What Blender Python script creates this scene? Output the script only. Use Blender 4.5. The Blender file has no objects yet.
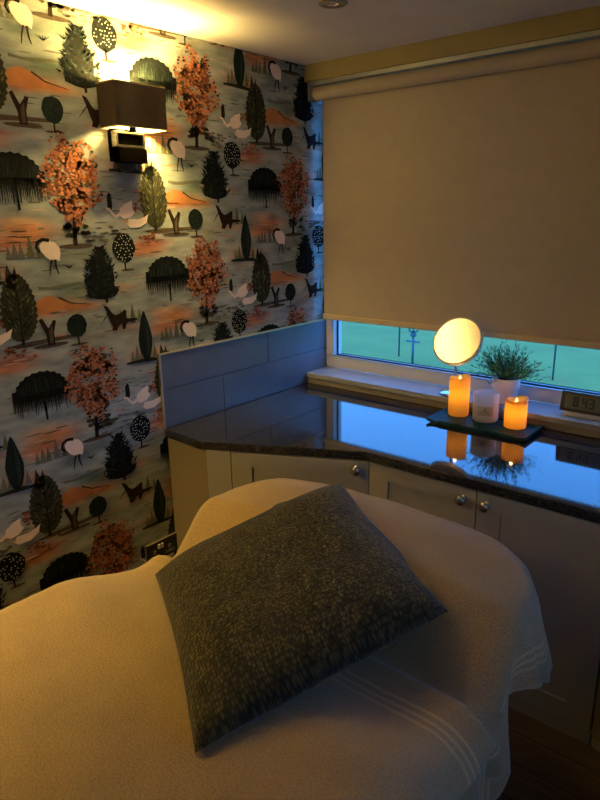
import bpy, bmesh, math, random
import numpy as np
from mathutils import Vector, Matrix, noise
PI = math.pi
random.seed(7)
scn = bpy.context.scene
col = scn.collection

# ------------------------------------------------------------------ camera
cam_d = bpy.data.cameras.new('camera'); cam = bpy.data.objects.new('camera', cam_d); col.objects.link(cam)
cam_d.sensor_fit = 'VERTICAL'; cam_d.sensor_height = 24.0; cam_d.lens = 639.1 / 800 * 24.0
cam_d.clip_start = 0.02; cam_d.clip_end = 200
_ya, _pi, _ro = math.radians(-40.08736), math.radians(16.26091), math.radians(-0.98961)
_f = Vector((math.sin(_ya)*math.cos(_pi), math.cos(_ya)*math.cos(_pi), -math.sin(_pi)))
_r = Vector((math.cos(_ya), -math.sin(_ya), 0)); _u = _r.cross(_f)
_r2 = math.cos(_ro)*_r + math.sin(_ro)*_u; _u2 = -math.sin(_ro)*_r + math.cos(_ro)*_u
_m = Matrix((( _r2.x, _u2.x, -_f.x, 1.9501), (_r2.y, _u2.y, -_f.y, -2.3820), (_r2.z, _u2.z, -_f.z, 1.5637), (0, 0, 0, 1)))
cam.matrix_world = _m
scn.camera = cam

# ------------------------------------------------------------------ world, exposure
scn.view_settings.view_transform = 'Standard'; scn.view_settings.look = 'None'
scn.view_settings.exposure = 0.0; scn.view_settings.gamma = 1.0; scn.view_settings.use_curve_mapping = False
w = bpy.data.worlds.new('dusk_sky'); scn.world = w; w.use_nodes = True
nt = w.node_tree; nt.nodes.clear()
_o = nt.nodes.new('ShaderNodeOutputWorld'); _b = nt.nodes.new('ShaderNodeBackground')
_tc = nt.nodes.new('ShaderNodeTexCoord'); _sp = nt.nodes.new('ShaderNodeSeparateXYZ'); _rp = nt.nodes.new('ShaderNodeValToRGB')
_rp.color_ramp.elements[0].position = 0.0; _rp.color_ramp.elements[0].color = (0.085, 0.325, 0.84, 1)
_rp.color_ramp.elements[1].position = 0.7; _rp.color_ramp.elements[1].color = (0.05, 0.245, 0.82, 1)
nt.links.new(_tc.outputs['Generated'], _sp.inputs[0]); nt.links.new(_sp.outputs['Z'], _rp.inputs[0])
nt.links.new(_rp.outputs[0], _b.inputs['Color']); _b.inputs['Strength'].default_value = 5.7
nt.links.new(_b.outputs[0], _o.inputs[0])
LAMP_POWER = 60.0          # bulb of the wall lamp in view
ADDED_LAMP_POWER = 270.0         # bulb of the unseen, brighter lamp added along the wall for warm fill
LAMP_COLOR = (1.0, 0.65, 0.18)

# ------------------------------------------------------------------ materials
def nodes(name):
    m = bpy.data.materials.new(name); m.use_nodes = True
    n = m.node_tree.nodes; l = m.node_tree.links
    return m, n, l, n['Principled BSDF']
def mat(name, c, rough=0.6, metal=0.0, var=0.0, scale=20.0, bump=0.0, bscale=200.0, spec=0.5, coat=0.0, detail=4.0, ior=1.5, mapping='Object'):
    m, n, l, p = nodes(name)
    p.inputs['Base Color'].default_value = (*c, 1); p.inputs['Roughness'].default_value = rough
    p.inputs['Metallic'].default_value = metal; p.inputs['Specular IOR Level'].default_value = spec
    p.inputs['Coat Weight'].default_value = coat; p.inputs['IOR'].default_value = ior
    tc = n.new('ShaderNodeTexCoord')
    if var > 0:
        t = n.new('ShaderNodeTexNoise'); t.inputs['Scale'].default_value = scale; t.inputs['Detail'].default_value = detail
        l.new(tc.outputs[mapping], t.inputs['Vector'])
        r = n.new('ShaderNodeValToRGB'); r.color_ramp.elements[0].position = 0.3; r.color_ramp.elements[1].position = 0.7
        r.color_ramp.elements[0].color = (*[max(0, x*(1-var)) for x in c], 1)
        r.color_ramp.elements[1].color = (*[min(1, x*(1+var)) for x in c], 1)
        l.new(t.outputs['Fac'], r.inputs[0]); l.new(r.outputs[0], p.inputs['Base Color'])
    if bump > 0:
        t2 = n.new('ShaderNodeTexNoise'); t2.inputs['Scale'].default_value = bscale; t2.inputs['Detail'].default_value = 3
        l.new(tc.outputs[mapping], t2.inputs['Vector'])
        b = n.new('ShaderNodeBump'); b.inputs['Strength'].default_value = bump; b.inputs['Distance'].default_value = 0.01
        l.new(t2.outputs['Fac'], b.inputs['Height']); l.new(b.outputs[0], p.inputs['Normal'])
    return m
def srgb(r, g, b):
    f = lambda c: (c/255/12.92) if c/255 <= 0.04045 else ((c/255+0.055)/1.055)**2.4
    return (f(r), f(g), f(b))

M = {}
M['ceiling'] = mat('ceiling_paint', (0.80, 0.78, 0.75), 0.9, var=0.03, scale=6, bump=0.05, bscale=90)
M['lintel'] = mat('lintel_paint', (0.30, 0.26, 0.125), 0.8, var=0.04, scale=8, bump=0.04, bscale=120)
M['room_wall'] = mat('room_wall_paint', (0.50, 0.45, 0.36), 0.85, var=0.04, scale=5)
M['upvc'] = mat('white_window_plastic', (0.60, 0.62, 0.63), 0.35, var=0.02, scale=10)
M['gasket'] = mat('black_rubber', (0.015, 0.015, 0.02), 0.6, var=0.1, scale=60)
M['sill'] = mat('sill_gloss_paint', (0.29, 0.32, 0.34), 0.22, var=0.04, scale=14)
M['moulding'] = mat('moulding_darker', (0.20, 0.185, 0.16), 0.5, var=0.06, scale=14)  # darker tone than the sill board above it
M['cab'] = mat('cabinet_paint', (0.29, 0.28, 0.26), 0.45, var=0.03, scale=12)
M['cab_end'] = mat('cabinet_end_panel', (0.21, 0.17, 0.105), 0.5, var=0.04, scale=14)
M['cab_in'] = mat('cabinet_gap_dark', (0.03, 0.028, 0.025), 0.8, var=0.1, scale=20)
M['chrome'] = mat('brushed_nickel', (0.62, 0.60, 0.57), 0.22, metal=1.0, var=0.04, scale=40)
M['steel'] = mat('polished_steel', (0.72, 0.72, 0.74), 0.12, metal=1.0, var=0.03, scale=30)
M['tile'] = None
M['brass'] = mat('brass_trim', (0.55, 0.46, 0.26), 0.35, metal=0.7, var=0.06, scale=50)
M['grout'] = mat('tile_grout', (0.10, 0.11, 0.12), 0.9, var=0.1, scale=80)
M['blackmetal'] = mat('dark_bronze_metal', (0.0007, 0.0006, 0.0005), 0.9, metal=0.0, spec=0.0, var=0.1, scale=40)
M['black'] = mat('black_plastic', (0.012, 0.012, 0.014), 0.35, var=0.1, scale=40)
M['pale'] = mat('pale_plastic', (0.62, 0.55, 0.53), 0.4, var=0.05, scale=60)
M['slot'] = mat('socket_slot_surround', (0.45, 0.42, 0.40), 0.4, var=0.05, scale=60)
M['mirror'] = mat('mirror_glass', (0.95, 0.94, 0.92), 0.10, metal=1.0, var=0.01, scale=5)
M['mirror_rim'] = mat('mirror_rim_white', (0.80, 0.76, 0.66), 0.3, var=0.03, scale=30)
M['pot'] = mat('white_ceramic', (0.74, 0.74, 0.76), 0.4, var=0.03, scale=20)
M['soil'] = mat('potting_moss', (0.03, 0.035, 0.02), 0.9, var=0.3, scale=80)
M['leaf'] = mat('artificial_grass_leaf', (0.03, 0.15, 0.04), 0.5, var=0.5, scale=40)
M['leaf2'] = mat('artificial_grass_leaf_light', (0.14, 0.34, 0.10), 0.5, var=0.3, scale=40)
M['slate'] = mat('teal_slate', (0.006, 0.038, 0.048), 0.5, var=0.25, scale=30, spec=0.12, bump=0.15, bscale=90)
M['lcd'] = mat('lcd_panel', (0.13, 0.15, 0.155), 0.6, spec=0.1, var=0.05, scale=30)
M['clock_dark'] = mat('clock_case', (0.022, 0.022, 0.028), 0.35, var=0.08, scale=30)
M['silver'] = mat('silver_plastic', (0.58, 0.57, 0.55), 0.35, metal=0.4, var=0.03, scale=40)
M['label_paper'] = mat('label_paper', (0.60, 0.57, 0.53), 0.7, var=0.03, scale=60)
M['ink'] = mat('label_ink', (0.10, 0.09, 0.09), 0.7, var=0.1, scale=60)
M['wick'] = mat('wick', (0.03, 0.025, 0.02), 0.9, var=0.1, scale=60)
M['blind'] = mat('blind_fabric', (0.47, 0.415, 0.345), 0.85, var=0.03, scale=25, bump=0.05, bscale=900)
M['blind_rail'] = mat('blind_hem_rail', (0.60, 0.51, 0.36), 0.5, var=0.03, scale=25)
M['alu'] = mat('aluminium_rail', (0.36, 0.39, 0.43), 0.35, metal=0.6, var=0.04, scale=30)
M['post'] = mat('fence_post_metal', (0.08, 0.13, 0.13), 0.6, var=0.1, scale=20)
M['bulbmetal'] = mat('downlight_metal', (0.35, 0.31, 0.26), 0.3, metal=0.9, var=0.05, scale=30)
M['padding'] = mat('couch_vinyl', (0.20, 0.18, 0.16), 0.5, var=0.05, scale=20)
M['darkwood'] = mat('couch_beech', (0.16, 0.10, 0.055), 0.5, var=0.2, scale=15)

# worktop: polished dark speckled granite
m, n, l, p = nodes('polished_dark_granite'); M['granite'] = m
tc = n.new('ShaderNodeTexCoord'); v = n.new('ShaderNodeTexVoronoi'); v.inputs['Scale'].default_value = 420
l.new(tc.outputs['Object'], v.inputs['Vector'])
r = n.new('ShaderNodeValToRGB'); r.color_ramp.interpolation = 'LINEAR'
e = r.color_ramp.elements; e[0].position = 0.0; e[0].color = (0.004, 0.004, 0.005, 1); e[1].position = 0.62; e[1].color = (0.012, 0.012, 0.015, 1)
e2 = r.color_ramp.elements.new(0.85); e2.color = (0.04, 0.042, 0.055, 1); e3 = r.color_ramp.elements.new(1.0); e3.color = (0.10, 0.105, 0.13, 1)
sp = n.new('ShaderNodeSeparateColor'); l.new(v.outputs['Color'], sp.inputs[0]); l.new(sp.outputs[0], r.inputs[0])
l.new(r.outputs[0], p.inputs['Base Color']); p.inputs['Roughness'].default_value = 0.05; p.inputs['IOR'].default_value = 1.6

# tile: blue-grey slate-look ceramic
M['tile'] = mat('blue_grey_ceramic', (0.115, 0.155, 0.20), 0.33, var=0.10, scale=9, bump=0.03, bscale=50)

# floor planks
m, n, l, p = nodes('dark_wood_planks'); M['floor'] = m
tc = n.new('ShaderNodeTexCoord'); mp = n.new('ShaderNodeMapping'); mp.inputs['Rotation'].default_value = (0, 0, 0)
l.new(tc.outputs['Object'], mp.inputs['Vector'])
br = n.new('ShaderNodeTexBrick'); br.inputs['Scale'].default_value = 1.0; br.inputs['Brick Width'].default_value = 1.2; br.inputs['Row Height'].default_value = 0.12
br.inputs['Mortar Size'].default_value = 0.002; br.inputs['Color1'].default_value = (0.075, 0.046, 0.028, 1); br.inputs['Color2'].default_value = (0.12, 0.075, 0.046, 1); br.inputs['Mortar'].default_value = (0.008, 0.005, 0.004, 1)
l.new(mp.outputs[0], br.inputs['Vector'])
mp2 = n.new('ShaderNodeMapping'); mp2.inputs['Scale'].default_value = (3, 40, 40); l.new(tc.outputs['Object'], mp2.inputs['Vector'])
nz = n.new('ShaderNodeTexNoise'); nz.inputs['Scale'].default_value = 2.0; nz.inputs['Detail'].default_value = 6; l.new(mp2.outputs[0], nz.inputs['Vector'])
mx = n.new('ShaderNodeMix'); mx.data_type = 'RGBA'; mx.blend_type = 'MULTIPLY'; mx.inputs['Factor'].default_value = 0.85
rr = n.new('ShaderNodeValToRGB'); rr.color_ramp.elements[0].position = 0.35; rr.color_ramp.elements[0].color = (0.25, 0.25, 0.25, 1); rr.color_ramp.elements[1].position = 0.65
l.new(nz.outputs['Fac'], rr.inputs[0]); l.new(br.outputs['Color'], mx.inputs['A']); l.new(rr.outputs[0], mx.inputs['B'])
l.new(mx.outputs['Result'], p.inputs['Base Color']); p.inputs['Roughness'].default_value = 0.45

# lawn with paving handled as separate meshes
m, n, l, p = nodes('lawn_grass'); M['lawn'] = m
tc = n.new('ShaderNodeTexCoord'); t = n.new('ShaderNodeTexNoise'); t.inputs['Scale'].default_value = 1.5; t.inputs['Detail'].default_value = 8
l.new(tc.outputs['Object'], t.inputs['Vector']); r = n.new('ShaderNodeValToRGB')
r.color_ramp.elements[0].position = 0.35; r.color_ramp.elements[0].color = (0.20, 0.21, 0.033, 1); r.color_ramp.elements[1].position = 0.7; r.color_ramp.elements[1].color = (0.25, 0.26, 0.042, 1)
l.new(t.outputs['Fac'], r.inputs[0]); l.new(r.outputs[0], p.inputs['Base Color']); p.inputs['Roughness'].default_value = 0.9
M['paving'] = mat('grey_paving', (0.20, 0.19, 0.17), 0.85, var=0.15, scale=6)

# glass pane: mostly clear with fresnel reflection
m, n, l, p = nodes('window_glass'); M['glass'] = m
n.remove(p); tr = n.new('ShaderNodeBsdfTransparent'); gl = n.new('ShaderNodeBsdfGlossy'); gl.inputs['Roughness'].default_value = 0.02
tr.inputs['Color'].default_value = (0.95, 0.98, 0.98, 1)
fr = n.new('ShaderNodeFresnel'); fr.inputs['IOR'].default_value = 1.25; ms = n.new('ShaderNodeMixShader')
l.new(fr.outputs[0], ms.inputs[0]); l.new(tr.outputs[0], ms.inputs[1]); l.new(gl.outputs[0], ms.inputs[2])
l.new(ms.outputs[0], n['Material Output'].inputs['Surface'])

def translucent(name, c, ct, f, rough=0.6, var=0.0, scale=40):
    m, n, l, p = nodes(name)
    p.inputs['Base Color'].default_value = (*c, 1); p.inputs['Roughness'].default_value = rough
    t = n.new('ShaderNodeBsdfTranslucent'); t.inputs['Color'].default_value = (*ct, 1)
    if var:
        tc = n.new('ShaderNodeTexCoord'); nz = n.new('ShaderNodeTexNoise'); nz.inputs['Scale'].default_value = scale; l.new(tc.outputs['Object'], nz.inputs['Vector'])
        r = n.new('ShaderNodeValToRGB'); r.color_ramp.elements[0].position = 0.3; r.color_ramp.elements[1].position = 0.7
        r.color_ramp.elements[0].color = (*[x*(1-var) for x in c], 1); r.color_ramp.elements[1].color = (*[x*(1+var) for x in c], 1)
        l.new(nz.outputs['Fac'], r.inputs[0]); l.new(r.outputs[0], p.inputs['Base Color'])
    ms = n.new('ShaderNodeMixShader'); ms.inputs[0].default_value = f
    l.new(p.outputs[0], ms.inputs[1]); l.new(t.outputs[0], ms.inputs[2]); l.new(ms.outputs[0], n['Material Output'].inputs['Surface'])
    return m
M['wax'] = translucent('ivory_wax', (0.72, 0.52, 0.28), (1.0, 0.56, 0.07), 0.6, 0.5, 0.04, 30)
M['frost'] = translucent('frosted_white_glass', (0.80, 0.80, 0.82), (0.92, 0.92, 0.95), 0.5, 0.25, 0.03, 30)
M['shade'] = translucent('brown_shade_fabric', (0.035, 0.022, 0.014), (0.10, 0.045, 0.018), 0.12, 0.9, 0.25, 60)
M['shade_in'] = translucent('shade_lining', (0.80, 0.74, 0.56), (0.5, 0.4, 0.25), 0.25, 0.9, 0.03, 30)
def emit(name, c, s):
    m, n, l, p = nodes(name); p.inputs['Base Color'].default_value = (*c, 1)
    p.inputs['Emission Color'].default_value = (*c, 1); p.inputs['Emission Strength'].default_value = s
    return m
M['flame'] = emit('flame_led', (1.0, 0.62, 0.16), 7.0)
M['bulb'] = emit('bulb_glass', (1.0, 0.72, 0.30), 12.0)
M['lens'] = mat('downlight_lens', (0.75, 0.66, 0.42), 0.25, var=0.05, scale=30)

# terry towelling: uv = cloth coordinates in metres, bands = woven stripes
def terry(name, c, bands, ulim=None):
    m, n, l, p = nodes(name)
    tc = n.new('ShaderNodeTexCoord')
    a = n.new('ShaderNodeTexNoise'); a.inputs['Scale'].default_value = 210; a.inputs['Detail'].default_value = 4
    b = n.new('ShaderNodeTexNoise'); b.inputs['Scale'].default_value = 7; b.inputs['Detail'].default_value = 4
    l.new(tc.outputs['UV'], a.inputs['Vector']); l.new(tc.outputs['UV'], b.inputs['Vector'])
    r = n.new('ShaderNodeValToRGB'); r.color_ramp.elements[0].position = 0.36; r.color_ramp.elements[1].position = 0.64
    r.color_ramp.elements[0].color = (*[x*0.84 for x in c], 1); r.color_ramp.elements[1].color = (*[min(1, x*1.1) for x in c], 1)
    l.new(a.outputs['Fac'], r.inputs[0])
    r2 = n.new('ShaderNodeValToRGB'); r2.color_ramp.elements[0].position = 0.3; r2.color_ramp.elements[1].position = 0.7
    r2.color_ramp.elements[0].color = (0.86, 0.86, 0.86, 1); r2.color_ramp.elements[1].color = (1.0, 1.0, 1.0, 1)
    l.new(b.outputs['Fac'], r2.inputs[0])
    mx = n.new('ShaderNodeMix'); mx.data_type = 'RGBA'; mx.blend_type = 'MULTIPLY'; mx.inputs['Factor'].default_value = 1
    l.new(r.outputs[0], mx.inputs['A']); l.new(r2.outputs[0], mx.inputs['B'])
    sx = n.new('ShaderNodeSeparateXYZ'); l.new(tc.outputs['UV'], sx.inputs[0])
    tot = None
    for axis, centre, half in bands:
        s = n.new('ShaderNodeMath'); s.operation = 'COMPARE'; s.inputs[1].default_value = centre; s.inputs[2].default_value = half
        l.new(sx.outputs[axis], s.inputs[0])
        if tot is None: tot = s.outputs[0]
        else:
            q = n.new('ShaderNodeMath'); q.operation = 'MAXIMUM'; l.new(tot, q.inputs[0]); l.new(s.outputs[0], q.inputs[1]); tot = q.outputs[0]
    if ulim is not None:
        g1 = n.new('ShaderNodeMath'); g1.operation = 'GREATER_THAN'; g1.inputs[1].default_value = ulim; l.new(sx.outputs[0], g1.inputs[0])
        g2 = n.new('ShaderNodeMath'); g2.operation = 'MULTIPLY'; l.new(tot, g2.inputs[0]); l.new(g1.outputs[0], g2.inputs[1]); tot = g2.outputs[0]
    out = mx.outputs['Result']
    inv = None
    if tot is not None:
        m2 = n.new('ShaderNodeMix'); m2.data_type = 'RGBA'; l.new(tot, m2.inputs['Factor']); l.new(out, m2.inputs['A'])
        m2.inputs['B'].default_value = (*[min(1, x*1.35) for x in c], 1); out = m2.outputs['Result']
        inv = n.new('ShaderNodeMath'); inv.operation = 'SUBTRACT'; inv.inputs[0].default_value = 1.0; l.new(tot, inv.inputs[1])
    l.new(out, p.inputs['Base Color']); p.inputs['Roughness'].default_value = 0.95; p.inputs['Specular IOR Level'].default_value = 0.1
    p.inputs['Sheen Weight'].default_value = 0.35; p.inputs['Sheen Roughness'].default_value = 0.5
    bp = n.new('ShaderNodeBump'); bp.inputs['Strength'].default_value = 0.7; bp.inputs['Distance'].default_value = 0.006
    if inv:
        q = n.new('ShaderNodeMath'); q.operation = 'MULTIPLY'; l.new(a.outputs['Fac'], q.inputs[0]); l.new(inv.outputs[0], q.inputs[1]); l.new(q.outputs[0], bp.inputs['Height'])
    else: l.new(a.outputs['Fac'], bp.inputs['Height'])
    l.new(bp.outputs[0], p.inputs['Normal'])
    return m

# ------------------------------------------------------------------ mesh helpers
class MB:
    def __init__(s): s.v = []; s.f = []; s.mi = []; s.sm = []
    def add(s, vs, fs, mi=0, smooth=False):
        o = len(s.v); s.v += [tuple(x) for x in vs]
        for f in fs: s.f.append(tuple(i+o for i in f)); s.mi.append(mi); s.sm.append(smooth)
    def box(s, x0, x1, y0, y1, z0, z1, mi=0, mx=None):
        vs = [(x, y, z) for z in (z0, z1) for y in (y0, y1) for x in (x0, x1)]
        if mx is not None: vs = [tuple(mx @ Vector(q)) for q in vs]
        s.add(vs, [(0, 2, 3, 1), (4, 5, 7, 6), (0, 1, 5, 4), (2, 6, 7, 3), (0, 4, 6, 2), (1, 3, 7, 5)], mi)
    def prism(s, poly, z0, z1, mi=0):
        k = len(poly); vs = [(x, y, z0) for x, y in poly] + [(x, y, z1) for x, y in poly]
        fs = [tuple(range(k))[::-1], tuple(range(k, 2*k))] + [(i, (i+1) % k, k+(i+1) % k, k+i) for i in range(k)]
        s.add(vs, fs, mi)
    def lathe(s, prof, c=(0, 0, 0), seg=40, mi=0, mx=None, smooth=True):
        vs = []; fs = []; k = len(prof)
        for i in range(seg):
            a = 2*PI*i/seg
            for r, z in prof:
                q = Vector((r*math.cos(a), r*math.sin(a), z))
                if mx is not None: q = mx @ q
                vs.append((q.x+c[0], q.y+c[1], q.z+c[2]))
        for i in range(seg):
            j = (i+1) % seg
            for t in range(k-1): fs.append((i*k+t, j*k+t, j*k+t+1, i*k+t+1))
        s.add(vs, fs, mi, smooth)
    def tube(s, pts, r, seg=10, mi=0):
        pts = [Vector(q) for q in pts]; vs = []; fs = []
        for i, q in enumerate(pts):
            d = (pts[min(i+1, len(pts)-1)] - pts[max(i-1, 0)]).normalized()
            a = d.orthogonal().normalized(); b = d.cross(a)
            rr = r[i] if isinstance(r, (list, tuple)) else r
            for k in range(seg):
                t = 2*PI*k/seg; vs.append(q + a*rr*math.cos(t) + b*rr*math.sin(t))
        for i in range(len(pts)-1):
            for k in range(seg): fs.append((i*seg+k, i*seg+(k+1) % seg, (i+1)*seg+(k+1) % seg, (i+1)*seg+k))
        fs.append(tuple(range(seg))[::-1]); fs.append(tuple(range((len(pts)-1)*seg, len(pts)*seg)))
        s.add(vs, fs, mi, True)
    def build(s, name, mats, parent=None, bevel=0.0, seg=2, origin=None):
        me = bpy.data.meshes.new(name)
        vs = s.v
        if origin is not None: vs = [(x-origin[0], y-origin[1], z-origin[2]) for x, y, z in vs]
        me.from_pydata(vs, [], s.f)
        if not isinstance(mats, (list, tuple)): mats = [mats]
        for q in mats: me.materials.append(q)
        me.polygons.foreach_set('material_index', s.mi); me.polygons.foreach_set('use_smooth', s.sm)
        me.update()
        if bevel > 0:
            bm = bmesh.new(); bm.from_mesh(me); bmesh.ops.remove_doubles(bm, verts=bm.verts, dist=1e-6)
            bmesh.ops.recalc_face_normals(bm, faces=bm.faces)
            ed = [e for e in bm.edges if len(e.link_faces) == 2 and e.calc_face_angle(0) > 0.5]
            bmesh.ops.bevel(bm, geom=ed, offset=bevel, segments=seg, affect='EDGES', profile=0.5)
            bm.to_mesh(me); bm.free()
            for q in me.polygons: q.use_smooth = False
        o = bpy.data.objects.new(name, me); col.objects.link(o)
        if origin is not None and parent is None: o.location = origin
        if parent is not None: o.parent = parent
        return o
def fixn(o):
    bm = bmesh.new(); bm.from_mesh(o.data); bmesh.ops.recalc_face_normals(bm, faces=bm.faces); bm.to_mesh(o.data); bm.free(); return o
def tag(o, label, cat, group=None):
    o['label'] = label; o['category'] = cat
    if group: o['group'] = group
    return o
def struct(o, label=None):
    o['kind'] = 'structure'
    if label: o['label'] = label
    return o
def thing(name, label, cat, loc, group=None):
    o = bpy.data.objects.new(name, None); col.objects.link(o); o.location = loc; o.empty_display_size = 0.05
    return tag(o, label, cat, group)
def part(mb, name, mats, root, bevel=0.0, seg=2, top=None):
    """mesh in world coordinates parented below a thing whose Empty sits at root.location"""
    base = top if top is not None else root
    loc = Vector((0, 0, 0)); q = base
    while q is not None: loc += q.location; q = q.parent
    return mb.build(name, mats, base, bevel, seg, origin=tuple(loc))

# ------------------------------------------------------------------ setting
H = 2.183; ROOM_X = 2.36; ROOM_Y = -4.2; WT = 0.76; SILL = 0.815; DY = 0.137; LINT = 2.116
b = MB(); b.box(-0.12, ROOM_X+0.12, ROOM_Y-0.12, 0.25, -0.10, 0.0); struct(b.build('floor', M['floor']))
b = MB(); b.box(-0.12, ROOM_X+0.12, ROOM_Y-0.12, 0.25, H, H+0.10); struct(b.build('ceiling', M['ceiling']))
b = MB(); b.box(0.0, ROOM_X, 0.0, 0.25, LINT, H)                       # lintel above the window
b.box(0.0, ROOM_X, 0.0, 0.25, 0.0, 0.775)
struct(b.build('wall_window', M['lintel']))
RY0, RY1, RZ0, RZ1 = -2.05, -1.00, 0.90, 1.22  # wall slot for the unseen window, added to let in cool light
b = MB(); b.box(ROOM_X, ROOM_X+0.12, ROOM_Y, RY0, 0.0, H); b.box(ROOM_X, ROOM_X+0.12, RY1, 0.25, 0.0, H); b.box(ROOM_X, ROOM_X+0.12, RY0, RY1, 0.0, RZ0); b.box(ROOM_X, ROOM_X+0.12, RY0, RY1, RZ1, H)
struct(b.build('wall_right', M['room_wall']))
b = MB(); b.box(0.0, ROOM_X, ROOM_Y-0.12, ROOM_Y, 0.0, H); struct(b.build('wall_back', M['room_wall']))

# ---- wallpapered wall: one mesh, scenic pattern with a half-drop repeat
LY, LZ, HD = 0.5515, 0.668, 0.334
BASE = (-0.628, 1.346)
Y0, Y1 = ROOM_Y, 0.25
paper_mats = {}
def pm(name, c, var=0.12, scale=90):
    paper_mats[name] = (len(paper_mats)+1, mat('wallpaper_'+name, c, 0.8, var=var, scale=scale, spec=0.12))
pm('dark', srgb(18, 24, 23), 0.35); pm('dark2', srgb(36, 44, 40), 0.3); pm('olive', srgb(56, 58, 40), 0.3); pm('olive2', srgb(104, 106, 76), 0.2)
pm('coral', srgb(192, 122, 86)); pm('coral2', srgb(214, 152, 112)); pm('coral3', srgb(140, 84, 60)); pm('bark', srgb(42, 30, 24), 0.3)
pm('white', srgb(250, 234, 220), 0.03); pm('cream2', srgb(206, 178, 158), 0.05); pm('cypress', srgb(24, 38, 36), 0.15); pm('sagepine', srgb(112, 118, 98), 0.1)
pm('rock', srgb(112, 112, 106), 0.15); pm('earth', srgb(84, 74, 60), 0.2); pm('orange', srgb(196, 132, 84), 0.15, 20); pm('sage', srgb(122, 140, 124), 0.08, 20); pm('teal', srgb(40, 54, 52), 0.25)
pm('dot', srgb(206, 212, 200), 0.05)

def bg_colour(Y, Z):
    """soft wash of the paper, periodic in the same half-drop repeat"""
    i = np.floor((Y-BASE[0])/LY + 0.5); u = Y-BASE[0]-i*LY; vv = Z-BASE[1]-i*HD; vv = vv - LZ*np.floor(vv/LZ+0.5)
    base = np.array(srgb(158, 170, 168)); C = np.ones(Y.shape+(3,))*base
    blobs = [ # u, v, su, sv, colour, strength
        (-0.10, 0.275, 0.085, 0.022, (202, 136, 84), 1.0), (-0.14, 0.262, 0.06, 0.02, (196, 112, 60), .8), (-0.02, 0.262, 0.09, 0.016, (206, 150, 100), .8),
        (-0.03, 0.318, 0.08, 0.028, (104, 130, 116), .9), (-0.24, 0.225, 0.08, 0.03, (170, 170, 160), .6),
        (-0.18, -0.155, 0.10, 0.032, (212, 146, 96), 1.0), (-0.23, -0.19, 0.10, 0.02, (206, 128, 84), .9), (-0.22, -0.125, 0.07, 0.016, (222, 178, 136), .8),
        (0.255, -0.233, 0.10, 0.02, (206, 130, 92), .9), (-0.26, 0.125, 0.09, 0.014, (176, 96, 74), .9), (0.10, 0.06, 0.06, 0.06, (186, 192, 192), .7), (-0.10, 0.10, 0.09, 0.05, (182, 190, 190), .6), (0.20, 0.10, 0.07, 0.06, (176, 176, 164), .5),
        (0.23, 0.055, 0.09, 0.025, (204, 140, 96), .8), (0.14, 0.17, 0.08, 0.012, (210, 150, 106), .7),
        (0.12, -0.12, 0.11, 0.055, (188, 196, 196), .9), (-0.02, -0.235, 0.12, 0.02, (128, 138, 126), .7), (0.10, 0.31, 0.1, 0.015, (204, 146, 104), .7),
        (0.00, 0.205, 0.09, 0.02, (168, 174, 166), .7), (-0.10, -0.26, 0.07, 0.02, (110, 128, 122), .8), (0.08, -0.20, 0.08, 0.012, (120, 120, 112), .6), (0.0, 0.15, 0.06, 0.02, (150, 138, 110), .5)]
    for (bu, bv, su, sv, c, st) in blobs:
        best = np.zeros(Y.shape)
        for (ou, ov) in ((0, 0), (LY, HD), (LY, HD-LZ), (-LY, -HD), (-LY, LZ-HD), (0, LZ), (0, -LZ)):
            q = np.exp(-(((u-bu-ou)/su)**2 + ((vv-bv-ov)/sv)**2)**1.4); best = np.maximum(best, q)
        k = (best*st)[..., None]; C = C*(1-k) + np.array(srgb(*c))*k
    return C
W = MB()
ny, nz_ = 300, 150
ys = np.linspace(Y0, Y1, ny+1); zs = np.linspace(0, H, nz_+1)
gv = [(0.0, float(y), float(z)) for z in zs for y in ys]
gf = [(j*(ny+1)+i, j*(ny+1)+i+1, (j+1)*(ny+1)+i+1, (j+1)*(ny+1)+i) for j in range(nz_) for i in range(ny)]
W.add(gv, gf, 0)
NBG = len(gv)
W.box(-0.12, -0.002, Y0, Y1, 0.0, H, 0)
ZMAX, YMIN, YMAX = H-0.001, -2.3, 0.135
def P(cy, cz, pts, mname, layer):
    """a flat printed shape: points (dy, dz) about (cy, cz)"""
    q = [(0.0003*layer, cy+a, cz+c) for a, c in pts]
    yy = [t[1] for t in q]; zz = [t[2] for t in q]
    if max(zz) < 0.02 or min(zz) > ZMAX or max(yy) < YMIN or min(yy) > YMAX: return
    q = [(x, min(max(y, YMIN), YMAX), min(max(z, 0.005), ZMAX)) for x, y, z in q]
    W.add(q, [tuple(range(len(q)))], paper_mats[mname][0])
def ell(w, h, n=14, a0=0, jit=0, rg=random):
    return [((w/2)*(1+rg.uniform(-jit, jit))*math.cos(2*PI*i/n+a0), (h/2)*(1+rg.uniform(-jit, jit))*math.sin(2*PI*i/n+a0)) for i in range(n)]
def sh(pts, dx, dz): return [(a+dx, c+dz) for a, c in pts]
def line(pts, w0, w1=None):
    w1 = w0 if w1 is None else w1; L = []; R = []; k = len(pts)
    for i, (a, c) in enumerate(pts):
        p0 = pts[max(i-1, 0)]; p1 = pts[min(i+1, k-1)]; dx, dz = p1[0]-p0[0], p1[1]-p0[1]; d = math.hypot(dx, dz) or 1
        ww = w0+(w1-w0)*i/(k-1); L.append((a-dz/d*ww/2, c+dx/d*ww/2)); R.append((a+dz/d*ww/2, c-dx/d*ww/2))
    return L+R[::-1]
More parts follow.
